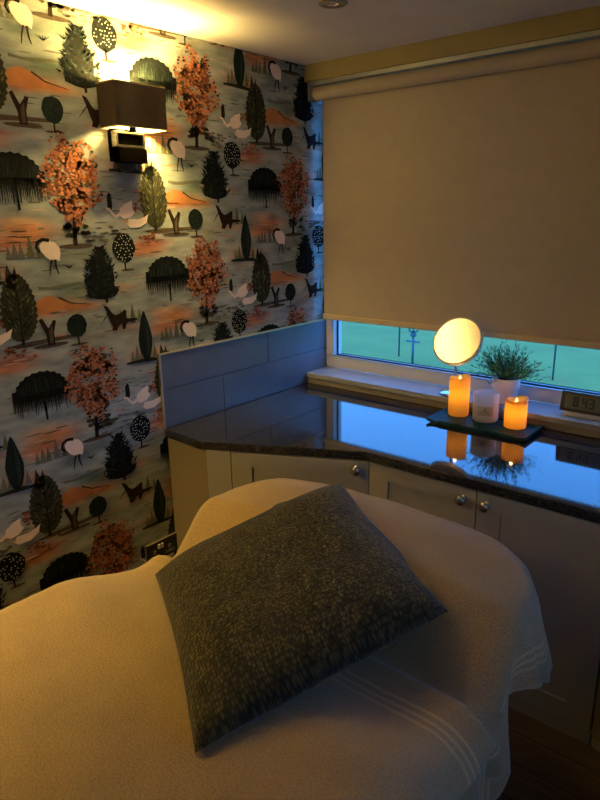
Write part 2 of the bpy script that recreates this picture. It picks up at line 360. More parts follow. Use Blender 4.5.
def m_coral(cy, cz, rg):
    P(cy, cz, line([(-.012, -.20), (-.008, -.12), (0, -.02)], .016, .007), 'bark', 3)
    P(cy, cz, line([(-.012, -.17), (.02, -.12), (.04, -.08)], .008, .004), 'bark', 3); P(cy, cz, line([(-.012, -.16), (-.035, -.11)], .007, .003), 'bark', 3)
    P(cy, cz, sh(ell(.13, .016, 12), -.01, -.202), 'earth', 2)
    for k in range(14): P(cy, cz, sh(ell(.03, .016, 6, rg.random(), .3, rg), rg.uniform(-.04, .05), rg.uniform(-.17, -.13)), rg.choice(['earth', 'olive']), 3)
    for k in range(60):
        t = rg.uniform(0, 2*PI); rr = math.sqrt(rg.random())*.86; y = rr*math.cos(t)*.098; z = rr*math.sin(t)*.125
        if z < -.05: y *= max(.35, 1-(-.05-z)*6)
        P(cy, cz, sh(ell(.036, .030, 8, rg.random()*3, .3, rg), y, z), rg.choice(['coral3', 'coral3', 'earth', 'coral']), 3)
    for k in range(720):
        t = rg.uniform(0, 2*PI); rr = math.sqrt(rg.random())
        y = rr*math.cos(t)*.107*(1+.13*math.sin(5*t+cy*7)); z = rr*math.sin(t)*.138*(1+.12*math.cos(6*t+1))
        if z < -.05: y *= max(.35, 1-(-.05-z)*6)
        s = rg.uniform(.007, .0145)
        P(cy, cz, sh(ell(s, s*.7, 5, rg.random()*3, .35, rg), y, z), rg.choices(['coral', 'coral2', 'coral3', 'earth', 'bark'], [8, 4.5, 3, 2.0, 1.6])[0], 4+(k % 3))
def m_willow(cy, cz, rg):
    out = []
    for i in range(23):
        t = PI*i/22; k = 1.05 if i % 2 else .98; out.append((.090*math.cos(t)*k, .008+.062*math.sin(t)*k))
    P(cy, cz, out+[(-.094, -.01), (-.07, -.02), (.07, -.02), (.094, -.01)], 'dark', 3); P(cy, cz, line([(.004, -.03), (.006, -.095)], .008), 'dark', 3)
    for i in range(70):
        x = rg.uniform(-.086, .086); z0 = .055*math.sqrt(max(0, 1-(x/.09)**2)); z = rg.uniform(-.01, z0)
        P(cy, cz, line([(x, z), (x*1.06, z-.028)], .003, .001), rg.choice(['dark2', 'teal', 'teal']), 4)
    for i in range(44):
        x = -.098+.196*i/43; L = .030+.028*rg.random()+.012*(1-(x/.1)**2); P(cy, cz, line([(x, .0 if abs(x) < .085 else .02), (x*1.02, -.018), (x*1.03+rg.uniform(-.003, .003), -.012-L)], .0075, .0015), 'dark', 4)
def m_oval(cy, cz, rg):
    out = []
    for i in range(64):
        t = 2*PI*i/64; k = 1.07 if i % 2 else .95
        z = math.sin(t)*.105; wv = .058*math.cos(t)*k*(1-.12*math.sin(t)); out.append((wv, z*(1.02 if i % 2 else 1)))
    P(cy, cz, out, 'olive', 3)
    P(cy, cz, [(-.034, .07), (-.020, .135), (-.006, .10), (.004, .128), (.01, .09), (0, .05)], 'olive', 3)
    for i in range(120):
        t = rg.uniform(0, 2*PI); rr = math.sqrt(rg.random())*.93; y = .052*rr*math.cos(t); z = .1*rr*math.sin(t)
        dx = .012*(1 if y > 0 else -1); P(cy, cz, line([(y, z), (y+dx*.7, z+.013)], .004, .001), rg.choice(['olive2', 'dark2', 'dark']), 4)
    P(cy, cz, line([(0, .09), (0, -.12)], .004), 'dark', 4); P(cy, cz, line([(0, -.1), (0, -.118)], .01), 'bark', 3)
    P(cy, cz, [(-.06, -.118), (.0, -.110), (.19, -.108), (.2, -.118), (.0, -.126)], 'earth', 2)
def m_cyp(cy, cz, rg):
    out = []
    for i in range(30):
        t = 2*PI*i/30; z = math.sin(t); wv = .031*math.cos(t)*(1-.55*max(0, z)); zz = .098*z if z > 0 else .085*z
        out.append((wv, zz*(1.0)-.005))
    P(cy, cz, out, 'cypress', 3)
    P(cy, cz, [(.006, .08), (.02, 0), (.018, -.05), (.004, -.08)], 'teal', 4)
    P(cy, cz, [(-.09, -.086), (0, -.082), (.1, -.096), (.1, -.103), (-.02, -.097), (-.09, -.094)], 'dark2', 3)
    P(cy, cz, line([(0, -.08), (0, -.094)], .008), 'bark', 3)
def m_lolly(cy, cz, rg):
    P(cy, cz, sh(ell(.074, .078, 26, 0, .05, rg), 0, .008), 'cypress', 3); P(cy, cz, line([(0, -.03), (0, -.056)], .006), 'bark', 3)
    P(cy, cz, sh(ell(.07, .008, 8), .0, -.056), 'earth', 2)
    for i in range(34):
        t = rg.uniform(0, 2*PI); rr = math.sqrt(rg.random())*.033; P(cy, cz, sh(ell(.007, .005, 5, rg.random()), rr*math.cos(t), .008+rr*math.sin(t)), rg.choice(['dark', 'teal']), 4)
def m_dot(cy, cz, rg):
    P(cy, cz, sh(ell(.094, .10, 26, 0, .05, rg), 0, .01), 'dark', 3); P(cy, cz, line([(0, -.03), (0, -.066)], .007), 'bark', 3)
    P(cy, cz, sh(ell(.06, .009, 8), .01, -.066), 'earth', 2)
    for i in range(-4, 5):
        for j in range(-5, 6):
            y = i*.0118+(.0059 if j % 2 else 0)+rg.uniform(-.003, .003); z = j*.0105+rg.uniform(-.003, .003)
            if (y/.042)**2+(z/.046)**2 < 1 and rg.random() < .8: P(cy, cz, sh(ell(.0048, .0042, 6), y, .01+z), 'dot', 4)
def m_pine(cy, cz, rg):
    L = []; R = []; prof = [(.092, .004), (.07, .024), (.045, .030), (.03, .044), (.005, .046), (-.015, .060), (-.04, .058), (-.055, .066), (-.075, .050), (-.085, .02)]
    for i, (z, w_) in enumerate(prof): L.append((-w_+.008*math.sin(i*2.1), z)); R.append((w_*.95+.008*math.cos(i*1.7), z-.004))
    P(cy, cz, L+R[::-1], 'dark', 3)
    for k in range(150):
        z = rg.uniform(-.078, .085); w_ = np.interp(-z, [-q[0] for q in prof], [q[1] for q in prof])*1.1
        y = rg.uniform(-w_, w_); s = rg.uniform(.014, .026); sg = 1 if y > 0 else -1
        P(cy, cz, line([(y, z), (y+sg*s*.7, z+s*rg.uniform(.1, .8))], .009, .0015), rg.choices(['dark', 'dark2', 'teal', 'cypress'], [5, 2, 2, 3])[0], 4+(k % 2))
    P(cy, cz, line([(.012, -.07), (.014, -.1)], .01), 'bark', 3)
def m_crane(cy, cz, rg):
    Q = lambda L: [((a_-166)*.00105, -(c_-280)*.00095) for a_, c_ in L]
    P(cy, cz, Q([(148, 226), (168, 222), (190, 228), (203, 246), (205, 266), (198, 292), (190, 286), (172, 288), (156, 276), (142, 256), (138, 238)]), 'white', 4)
    P(cy, cz, line(Q([(172, 222), (150, 218), (134, 226), (128, 244), (138, 260)]), .011, .007), 'dark', 5)
    P(cy, cz, line(Q([(174, 285), (166, 312), (162, 338)]), .007, .003), 'bark', 5); P(cy, cz, line(Q([(184, 285), (186, 315), (192, 334)]), .008, .004), 'bark', 5)
    P(cy, cz, [(-.05, -.085), (-.01, -.09), (.09, -.082), (.12, -.088), (.02, -.1), (-.05, -.095)], 'sagepine', 2)
def m_swan(cy, cz, rg):
    Z_ = lambda L: [(a_*1.18, c_*1.18) for a_, c_ in L]
    P(cy, cz, Z_([(-.02, .0), (-.016, .02), (.006, .034), (.030, .042), (.028, .02), (.036, .008), (.02, -.006), (-.004, -.01)]), 'white', 4)
    P(cy, cz, Z_(line([(-.018, .004), (-.032, -.004), (-.044, .006), (-.052, .018), (-.066, .020)], .011, .005)), 'white', 4)
    P(cy, cz, Z_(line([(-.064, .020), (-.076, .014)], .005, .002)), 'orange', 5)
    P(cy, cz, Z_([(.0, -.022), (.012, -.01), (.045, -.012), (.07, -.006), (.084, .002), (.076, -.022), (.05, -.036), (.014, -.036)]), 'white', 5)
    P(cy, cz, Z_(line([(.008, -.02), (-.016, -.014)], .008, .003)), 'cream2', 5)
    for k in range(26): P(cy, cz, sh(ell(rg.uniform(.015, .04), rg.uniform(.006, .011), 8, 0, .2, rg), rg.uniform(-.17, .02), rg.uniform(-.085, -.035)), rg.choice(['rock', 'rock', 'sagepine']), 2)
    for k in range(12): P(cy, cz, sh(ell(rg.uniform(.02, .05), .004, 8), rg.uniform(-.12, .12), rg.uniform(.04, .1)), 'rock', 2)
def m_stump(cy, cz, rg):
    P(cy, cz, [(-.012, -.045), (-.014, -.01), (-.034, .04), (-.022, .046), (-.004, .01), (.012, .03), (.014, .036), (.026, .032), (.014, -.005), (.014, -.045)], 'bark', 4)
    P(cy, cz, [(-.004, -.04), (-.004, 0), (.01, .02), (.008, -.04)], 'earth', 5)
    P(cy, cz, sh(ell(.13, .014, 10), 0, -.046), 'earth', 2)
def m_bird(cy, cz, rg):
    Q = lambda L: [((a_-430)*.00105, -(c_-480)*.00095) for a_, c_ in L]
    P(cy, cz, Q([(360, 430), (376, 436), (392, 462), (404, 472), (428, 466), (440, 456), (450, 462), (446, 478), (444, 490), (492, 494), (490, 502), (446, 506), (438, 530), (428, 528), (426, 506), (414, 514), (404, 530), (386, 526), (390, 512), (382, 492), (372, 460)]), 'bark', 4)
    P(cy, cz, line([(-.05, .03), (-.062, .01), (-.09, -.02)], .006, .002), 'earth', 3); P(cy, cz, line([(-.05, .02), (-.075, .0)], .006, .002), 'earth', 3)
def m_hill(cy, cz, rg):
    P(cy, cz, [(-.07, .012), (-.04, .024), (-.01, .016), (.03, -.004), (.08, -.016), (.13, -.02), (.1, -.03), (-.06, -.03), (-.12, -.02)], 'orange', 1)
    P(cy, cz, line([(.0, .014), (.04, -.008), (.11, -.02)], .006, .002), 'olive', 2)
    P(cy, cz, [(.12, .03), (.16, .034), (.2, .012), (.19, -.004), (.14, .002)], 'sagepine', 1)
def m_minipine(cy, cz, rg):
    for (dx, hh, ww) in ((-.03, .055, .03), (-.01, .05, .028), (.02, .07, .034), (.05, .05, .03), (-.05, .04, .026)):
        t = []
        for k in range(5): t += [(-ww/2*(1-k/5), hh*k/5), (-ww/2*(1-k/5)*.6, hh*(k+.5)/5)]
        t += [(0, hh)]; t2 = [(-a, c) for a, c in t[:-1]][::-1]; P(cy+dx, cz-.02, t+t2, rg.choice(['sagepine', 'olive2', 'rock']), 2)
def m_strokes(cy, cz, rg):
    for k in range(70):
        y, z = rg.uniform(-LY/2, LY/2), rg.uniform(-LZ/2, LZ/2); P(cy, cz, sh(ell(rg.uniform(.02, .07), rg.uniform(.003, .006), 8), y, z), rg.choices(['rock', 'sagepine', 'sage', 'orange', 'cream2'], [3, 3, 2, 1, 2])[0], 1)
    for k in range(24):
        a, c = rg.choice([(-.18, -.16), (.22, .055), (-.23, -.19), (.25, -.233)]); P(cy, cz, sh(ell(rg.uniform(.03, .08), .004, 8), a+rg.uniform(-.06, .06), c+rg.uniform(-.03, .03)), rg.choice(['coral2', 'orange', 'cream2', 'earth']), 1)
    for (a, c) in ((.255, -.075), (-.27, .145)):
        for k in range(24): P(cy, cz, sh(ell(.016, .009, 5, rg.random()*3, .3, rg), a+rg.gauss(0, .022), c+rg.gauss(0, .012)), rg.choice(['coral3', 'coral3', 'coral']), 2)
    # little penguin-like figure and tufts beside the coral tree
    P(cy, cz, [(.118, -.05), (.128, -.035), (.136, -.045), (.138, -.08), (.132, -.095), (.118, -.09)], 'bark', 3)
    for (a, c) in ((-.05, -.275), (.02, -.26)):
        for k in range(5): P(cy, cz, line([(a, c), (a+.012*(k-2), c+.014)], .004, .001), 'dark2', 3)
motifs = [(m_strokes, 0, 0), (m_hill, -.10, .288), (m_minipine, -.196, -.216), (m_minipine, .215, .06), (m_minipine, .16, .20), (m_coral, -.005, -.005), (m_willow, -.198, .002), (m_oval, -.238, .284), (m_cyp, .227, .125),
          (m_lolly, -.045, .195), (m_dot, .168, -.232), (m_pine, .066, -.303), (m_crane, -.116, -.240), (m_swan, .185, -.112), (m_stump, -.145, .197), (m_bird, .135, .210)]
for i in range(-4, 3):
    for j in range(-5, 5):
        for fn, dy, dz in motifs:
            cy = BASE[0]+i*LY+dy; cz = BASE[1]+i*HD+j*LZ+dz
            if YMIN-.2 < cy < YMAX+.25 and -.25 < cz < H+.25: fn(cy, cz, random.Random((i*31+j*17+int((dy+1)*1000)) % 9973))
m, n, l, p = nodes('wallpaper_ground')
at = n.new('ShaderNodeAttribute'); at.attribute_name = 'wash'
tc = n.new('ShaderNodeTexCoord'); t = n.new('ShaderNodeTexNoise'); t.inputs['Scale'].default_value = 16; t.inputs['Detail'].default_value = 6
mp = n.new('ShaderNodeMapping'); mp.inputs['Scale'].default_value = (1, .6, 2.0); l.new(tc.outputs['Object'], mp.inputs[0]); l.new(mp.outputs[0], t.inputs['Vector'])
r = n.new('ShaderNodeValToRGB'); r.color_ramp.elements[0].position = .3; r.color_ramp.elements[0].color = (.62, .64, .66, 1); r.color_ramp.elements[1].position = .72; r.color_ramp.elements[1].color = (1.28, 1.26, 1.22, 1)
l.new(t.outputs['Fac'], r.inputs[0]); mx = n.new('ShaderNodeMix'); mx.data_type = 'RGBA'; mx.blend_type = 'MULTIPLY'; mx.inputs['Factor'].default_value = 1
l.new(at.outputs['Color'], mx.inputs['A']); l.new(r.outputs[0], mx.inputs['B']); l.new(mx.outputs['Result'], p.inputs['Base Color']); p.inputs['Roughness'].default_value = .8; p.inputs['Specular IOR Level'].default_value = .15
wl = W.build('wall_left', [m]+[paper_mats[k][1] for k in paper_mats])
ca = wl.data.color_attributes.new('wash', 'FLOAT_COLOR', 'POINT')
cc = np.ones((len(W.v), 4), dtype=np.float32)
va = np.array(W.v[:NBG]); cc[:NBG, :3] = bg_colour(va[:, 1], va[:, 2]); ca.data.foreach_set('color', cc.ravel())
struct(wl)

# ---- tiled splashback
tt = thing('tile_splashback', 'blue grey tiled splashback with pale metal trim on wallpapered wall above worktop', 'tiles', (0, -0.4, WT))
YT, ZT, ZG = -0.905, 1.058, 0.914
g = MB(); g.box(0.003, 0.0075, YT+0.004, DY, WT-0.02, ZT-0.003); part(g, 'grout', M['grout'], tt)
def tile(y0, y1, z0, z1):
    q = MB(); q.box(0.004, 0.0105, y0+.0012, y1-.0012, z0+.0012, z1-.0012); return part(q, 'tile', M['tile'], tt, bevel=.0012, seg=1)
tile(YT+.006, -0.295, ZG, ZT-.004); tile(-0.295, DY-.002, ZG, ZT-.004)
tile(YT+.006, -0.580, WT+.001, ZG); tile(-0.580, DY-.002, WT+.001, ZG)
q = MB(); q.box(0.002, 0.0125, YT-.001, DY, ZT-.004, ZT+.002); q.box(0.002, 0.0125, YT-.001, YT+.006, WT, ZT-.004); part(q, 'edge_trim', M['brass'], tt)

# ---- window
fr = MB(); FX0, FX1, FZ0, FZ1 = 0.0105, ROOM_X-0.005, SILL, LINT-0.002; FD = 0.058
fr.box(FX0, FX1, DY, DY+.07, FZ0, FZ0+FD); fr.box(FX0, FX1, DY, DY+.07, FZ1-FD, FZ1)
fr.box(FX0, FX0+.045, DY, DY+.07, FZ0+FD, FZ1-FD); fr.box(FX1-.045, FX1, DY, DY+.07, FZ0+FD, FZ1-FD); fr.box(1.62, 1.69, DY, DY+.07, FZ0+FD, FZ1-FD)
win = struct(fr.build('window_1', M['upvc'], bevel=.004, seg=2))
for (x0, x1) in ((FX0+.045, 1.62), (1.69, FX1-.045)):
    z0, z1 = FZ0+FD, FZ1-FD; q = MB(); t_ = .007; yy0, yy1 = DY+.028, DY+.034
    q.box(x0, x1, yy0, yy1, z0, z0+t_); q.box(x0, x1, yy0, yy1, z1-t_, z1); q.box(x0, x0+t_, yy0, yy1, z0+t_, z1-t_); q.box(x1-t_, x1, yy0, yy1, z0+t_, z1-t_)
    q.build('gasket', M['gasket'], win)
    q = MB(); q.add([(x0+.002, DY+.036, z0+.002), (x1-.002, DY+.036, z0+.002), (x1-.002, DY+.036, z1-.002), (x0+.002, DY+.036, z1-.002)], [(0, 1, 2, 3)]); q.build('pane', M['glass'], win)
q = MB(); q.box(0.0115, ROOM_X-.002, -0.026, DY-.001, 0.790, SILL); struct(q.build('trim_1', M['sill'], bevel=.004, seg=2), 'pale painted window sill board')
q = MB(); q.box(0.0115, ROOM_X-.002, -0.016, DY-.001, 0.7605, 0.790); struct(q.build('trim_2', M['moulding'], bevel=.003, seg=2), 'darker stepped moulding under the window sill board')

b = MB(); fx0, fx1, fw = ROOM_X+.03, ROOM_X+.09, .04
b.box(fx0, fx1, RY0+.001, RY1-.001, RZ0+.001, RZ0+fw); b.box(fx0, fx1, RY0+.001, RY1-.001, RZ1-fw, RZ1-.001); b.box(fx0, fx1, RY0+.001, RY0+fw, RZ0+fw, RZ1-fw); b.box(fx0, fx1, RY1-fw, RY1-.001, RZ0+fw, RZ1-fw)
w2 = struct(b.build('added_side_window', M['upvc']))  # unseen side window, made up as a cool light source for the couch
q = MB(); q.add([(ROOM_X+.06, RY0+fw, RZ0+fw), (ROOM_X+.06, RY1-fw, RZ0+fw), (ROOM_X+.06, RY1-fw, RZ1-fw), (ROOM_X+.06, RY0+fw, RZ1-fw)], [(0, 1, 2, 3)]); q.build('pane', M['glass'], w2)
# ---- outside
q = MB(); q.box(-14, 12, 3.40, 30, -.1, -.0); struct(q.build('lawn', M['lawn']))
q = MB(); q.box(-14, 12, 0.26, 3.40, -.1, .005); struct(q.build('patio', M['paving']))
def fence_post(x, y, lab):
    q = MB(); q.lathe([(.0, 0), (.009, 0), (.009, 1.18), (.012, 1.185), (.012, 1.2), (0, 1.21)], (0, 0, 0), 12)
    o = q.build('fence_post', M['post']); o.location = (x, y, 0.0); tag(o, lab, 'post', 'thin posts on the lawn outside'); fixn(o)
fence_post(-1.74, 3.75, 'thin dark post on the lawn just left of the garden light')
fence_post(-0.99, 3.95, 'thin post on the lawn seen between the round mirror and the plant')
fence_post(0.0, 3.68, 'thin dark post on the lawn seen above the digital clock')
gl_ = thing('garden_light', 'small lantern shaped stake light standing on the lawn outside', 'garden light', (-1.42, 3.50, 0))
q = MB(); q.tube([(-1.42, 3.50, 0), (-1.42, 3.50, .30)], .014); part(q, 'stake', M['post'], gl_)
q = MB(); q.box(-1.50, -1.34, 3.49, 3.51, .235, .250); part(q, 'cross_bar', M['post'], gl_)
q = MB(); q.lathe([(0, .30), (.03, .30), (.035, .32), (.02, .335), (.045, .35)], (-1.42, 3.50, 0), 12); part(q, 'collar', M['post'], gl_)
q = MB()
for k in range(6):
    a = PI/3*k; q.tube([(-1.42+.045*math.cos(a), 3.5+.045*math.sin(a), .35), (-1.42+.075*math.cos(a), 3.5+.075*math.sin(a), .50)], .006, 6)
part(q, 'lantern_cage', M['post'], gl_)
q = MB(); q.lathe([(.095, .50), (.09, .515), (.03, .56), (.012, .60), (0, .61)], (-1.42, 3.50, 0), 12); part(q, 'lantern_cap', M['post'], gl_)

# ------------------------------------------------------------------ worktop and cabinets
KX, KY = 0.226, -0.915
wt_poly = [(0.0125, -.0005), (0.0125, -.905), (KX, KY), (0.774, -.636), (1.592, -.636), (2.13, -.915), (ROOM_X-.002, -.915), (ROOM_X-.002, -.0005)]
q = MB(); q.prism(wt_poly, WT-.032, WT); o = q.build('worktop', M['granite'], bevel=.003, seg=2); tag(o, 'polished dark speckled granite worktop running under the window', 'worktop')

def xf(p0, p1):
    """local frame of a cabinet face: x along the face from p0 to p1, y into the cabinet, z up"""
    a = Vector((p1[0]-p0[0], p1[1]-p0[1], 0)).normalized(); inn = Vector((-a.y, a.x, 0))
    return Matrix(((a.x, inn.x, 0, p0[0]), (a.y, inn.y, 0, p0[1]), (0, 0, 1, 0), (0, 0, 0, 1)))
def shaker(mx, x0, x1, z0, z1, root, knobx=None, knobz=None, st=.078):
    q = MB(); T = .018
    q.box(x0, x0+st, -T, 0, z0, z1, 0, mx); q.box(x1-st, x1, -T, 0, z0, z1, 0, mx); q.box(x0+st, x1-st, -T, 0, z1-.052, z1, 0, mx); q.box(x0+st, x1-st, -T, 0, z0, z0+.072, 0, mx)
    q.box(x0+st, x1-st, -T+.007, 0, z0+.072, z1-.052, 0, mx)
    d = part(q, 'door', M['cab'], root)
    if knobx is not None:
        k = MB(); rot = mx.to_3x3().to_4x4() @ Matrix.Rotation(PI/2, 4, 'X'); c = mx @ Vector((knobx, -T, knobz))
        k.lathe([(0.0, 0), (.012, 0), (.012, .003), (.006, .005), (.006, .014), (.014, .018), (.0175, .024), (.0165, .030), (.010, .034), (0, .035)], tuple(c), 24, mx=rot)
        kn = part(k, 'knob', M['chrome'], root, top=d)
        fixn(kn)
    return d
CT = WT-.033; PL = .04
# corner unit with diagonal face
c1 = thing('corner_cabinet', 'cream corner cabinet with diagonal door under worktop beside wallpapered wall', 'cabinet', (.3, -.5, 0))
A0 = (0.240, -.889); A1 = (0.782, -.617)
mxa = xf(A0, A1); LA = math.hypot(A1[0]-A0[0], A1[1]-A0[1])
inset = .02; a_ = Vector((A1[0]-A0[0], A1[1]-A0[1])).normalized(); nn = Vector((-a_.y, a_.x))
B0 = (A0[0]+nn.x*.001, A0[1]+nn.y*.001); B1 = (A1[0]+nn.x*.001, A1[1]+nn.y*.001)
q = MB(); q.prism([(.02, -.02), (.02, -.868), (B0[0]-.01, -.868), (B0[0]+.01, B0[1]+.02), (B1[0], B1[1]+.02), (.782, -.02)], PL, CT); part(q, 'carcass', M['cab_in'], c1)
q = MB(); q.box(0.004, A0[0], -.889, -.870, 0.0, CT); part(q, 'end_panel', M['cab_end'], c1)
q = MB(); q.box(0.0, .093, -.018, .0, PL, CT, 0, mxa); part(q, 'filler_panel', M['cab'], c1)
shaker(mxa, .097, LA-.003, PL+.003, CT-.003, c1, LA-.045, CT-.030)
q = MB(); q.box(0.0, LA, -.006, .006, 0.0, PL, 0, mxa); part(q, 'plinth', M['cab'], c1)
# double unit
c2 = thing('base_cabinet', 'cream two door shaker cabinet under worktop in front of window', 'cabinet', (1.19, -.4, 0))
q = MB(); q.box(.787, 1.594, -.612, -.02, PL, CT); part(q, 'carcass', M['cab_in'], c2)
mxb = xf((.785, -.614), (1.60, -.614))
shaker(mxb, .004, .404, PL+.003, CT-.003, c2, .404-.042, CT-.038); shaker(mxb, .408, .811, PL+.003, CT-.003, c2, .408+.032, CT-.038)
q = MB(); q.box(0, .813, -.016, .006, 0.0, PL, 0, mxb); part(q, 'plinth', M['cab'], c2)
# right diagonal unit
c3 = thing('corner_cabinet', 'cream diagonal corner cabinet at right edge beyond two door cabinet', 'cabinet', (2.0, -.5, 0))
D0 = (1.602, -.632); D1 = (2.12, -.900); mxc = xf(D0, D1); LC = math.hypot(D1[0]-D0[0], D1[1]-D0[1])
q = MB(); q.prism([(1.604, -.02), (1.604, -.606), (2.12, -.874), (ROOM_X-.01, -.874), (ROOM_X-.01, -.02)], PL, CT); part(q, 'carcass', M['cab_in'], c3)
q = MB(); q.box(0.0, .09, 0.0, .016, PL, CT, 0, mxc); part(q, 'filler_panel', M['cab_end'], c3)
mxc2 = mxc @ Matrix.Translation((0, .018, 0)); shaker(mxc2, .094, LC-.003, PL+.003, CT-.003, c3, .14, CT-.038)
q = MB(); q.box(0.0, LC, 0.004, .018, 0.0, PL, 0, mxc); part(q, 'plinth', M['cab'], c3)

# ------------------------------------------------------------------ roller blind
bl = thing('roller_blind', 'beige roller blind pulled down over most of the window', 'blind', (.75, .05, 2.06))
BX0, BX1 = .041, 2.31; BY = .080
q = MB(); q.box(BX0, BX1, BY-.0006, BY+.0006, 1.090, 2.070); part(q, 'fabric', M['blind'], bl)
q = MB(); q.lathe([(0, BX0-.012), (.0285, BX0-.012), (.0288, BX0-.0115), (.029, BX0-.010), (.029, BX0-.006), (.029, BX1+.006), (.029, BX1+.010), (.0288, BX1+.0115), (.0285, BX1+.012), (0, BX1+.012)], (0, BY-.030, 2.071), 28, mx=Matrix.Rotation(PI/2, 4, 'Y')); fixn(part(q, 'roller', M['blind'], bl))
q = MB(); q.box(BX0-.002, BX1+.002, BY-.010, BY+.010, 1.068, 1.093); part(q, 'hem_bar', M['blind_rail'], bl, bevel=.003)
q = MB(); q.box(BX0-.014, BX1+.03, .006, .030, 2.0985, 2.1125); q.box(BX0-.014, BX1+.03, .010, .060, 2.108, 2.1155); part(q, 'head_rail', M['alu'], bl)
q = MB(); q.box(BX0-.018, BX0-.013, -.004, .090, 2.036, 2.1125); part(q, 'bracket', M['alu'], bl)
q = MB(); q.box(BX1+.013, BX1+.018, -.004, .066, 2.036, 2.1125); part(q, 'bracket', M['alu'], bl)

# ------------------------------------------------------------------ wall lamps
def wall_lamp(y0, label, group, power):
    cx, cy, cz = 0.0035, y0, 1.84
    t = thing('wall_lamp', label, 'wall lamp', (cx, cy, cz), group)
    X0, X1, YA, YB, Z0, Z1 = .012, .105, y0-.101, y0+.101, 1.842, 1.976
    q = MB(); w_ = .0015
    def wall(x0, x1, ya, yb): q.box(x0, x1, ya, yb, Z0, Z1, 0)
    wall(X1-w_, X1, YA, YB); wall(X0, X1-w_, YA, YA+w_); wall(X0, X1-w_, YB-w_, YB); wall(X0, X0+w_, YA+w_, YB-w_)
    sh_ = part(q, 'lamp_shade', M['shade'], t)
    q = MB(); e_ = .0004
    q.box(X1-w_-.0008, X1-w_-e_, YA+.003, YB-.003, Z0, Z1); q.box(X0+w_+.001, X1-w_-.001, YA+w_+e_, YA+w_+.0008, Z0, Z1); q.box(X0+w_+.001, X1-w_-.001, YB-w_-.0008, YB-w_-e_, Z0, Z1); q.box(X0+w_+e_, X0+w_+.0008, YA+.003, YB-.003, Z0, Z1)
    part(q, 'shade_lining', M['shade_in'], t, top=sh_)
    q = MB()
    for z in (Z0-.001, Z1-.003):
        q = MB()
        q.box(X0-.001, X1+.001, YA-.001, YA+.003, z, z+.004); q.box(X0-.001, X1+.001, YB-.003, YB+.001, z, z+.004); q.box(X1-.002, X1+.001, YA+.003, YB-.003, z, z+.004); q.box(X0-.001, X0+.002, YA+.003, YB-.003, z, z+.004)
        part(q, 'shade_trim', M['brass'], t, top=sh_)
    q = MB(); q.box(.004, .016, y0-.070, y0+.062, 1.742, 1.845); part(q, 'back_plate', M['blackmetal'], t, bevel=.002)
    q = MB(); ya, yb, za, zb = y0-.066, y0+.050, 1.786, 1.836
    for (p0, p1, p2, p3) in ((ya, yb, za, za+.007), (ya, yb, zb-.007, zb), (ya, ya+.007, za+.007, zb-.007), (yb-.007, yb, za+.007, zb-.007)): q.box(.016, .046, p0, p1, p2, p3)
    part(q, 'chrome_frame', M['chrome'], t, bevel=.001, seg=1)
    q = MB(); q.box(.016, .050, y0-.062, y0+.052, 1.738, 1.785); part(q, 'lower_box', M['blackmetal'], t, bevel=.002)
    q = MB(); q.lathe([(.0, 0), (.0275, 0), (.0275, .02), (.024, .026), (0, .027)], (.005, y0-.014, 1.737), 28, mx=Matrix.Rotation(PI/2, 4, 'Y')); fixn(part(q, 'switch_knob', M['black'], t))
    q = MB(); q.tube([(.05, y0, 1.836), (.05, y0, 1.872)], .012); part(q, 'lamp_holder', M['blackmetal'], t)
    q = MB(); q.lathe([(.0, 1.872), (.009, 1.872), (.016, 1.89), (.018, 1.905), (.013, 1.92), (0, 1.927)], (.05, y0, 0), 20); part(q, 'bulb', M['bulb'], t)
    ld = bpy.data.lights.new('lamp_light', 'POINT'); ld.energy = power; ld.color = LAMP_COLOR; ld.shadow_soft_size = .04
    lo = bpy.data.objects.new('lamp_light', ld); col.objects.link(lo); lo.parent = t; lo.location = (.074-cx, 0.032, 1.915-cz)
    return t
wall_lamp(-.967, 'rectangular brown shade wall lamp glowing on the wallpaper above the bed', 'wall lamps', LAMP_POWER)
wall_lamp(-2.62, 'added brown shade wall lamp giving warm fill from outside the left of the view', 'wall lamps', ADDED_LAMP_POWER)  # second lamp is made up, out of view, to warm the room

# ------------------------------------------------------------------ ceiling downlight
dl = thing('downlight', 'small recessed metal downlight in the ceiling at the top of the picture', 'ceiling light', (.615, -.605, H))
q = MB(); q.lathe([(.044, -.0005), (.046, -.004), (.040, -.007), (.034, -.004), (.034, -.0008)], (.615, -.605, H), 36); fixn(part(q, 'trim_ring', M['bulbmetal'], dl))
q = MB(); q.lathe([(.034, -.0008), (.024, -.0012), (0, -.0012)], (.615, -.605, H), 30); part(q, 'lens', M['lens'], dl)
q = MB(); q.lathe([(.020, -.0015), (.022, -.005), (.016, -.005), (.015, -.0015)], (.615, -.605, H), 30); fixn(part(q, 'lamp_ring', M['steel'], dl))

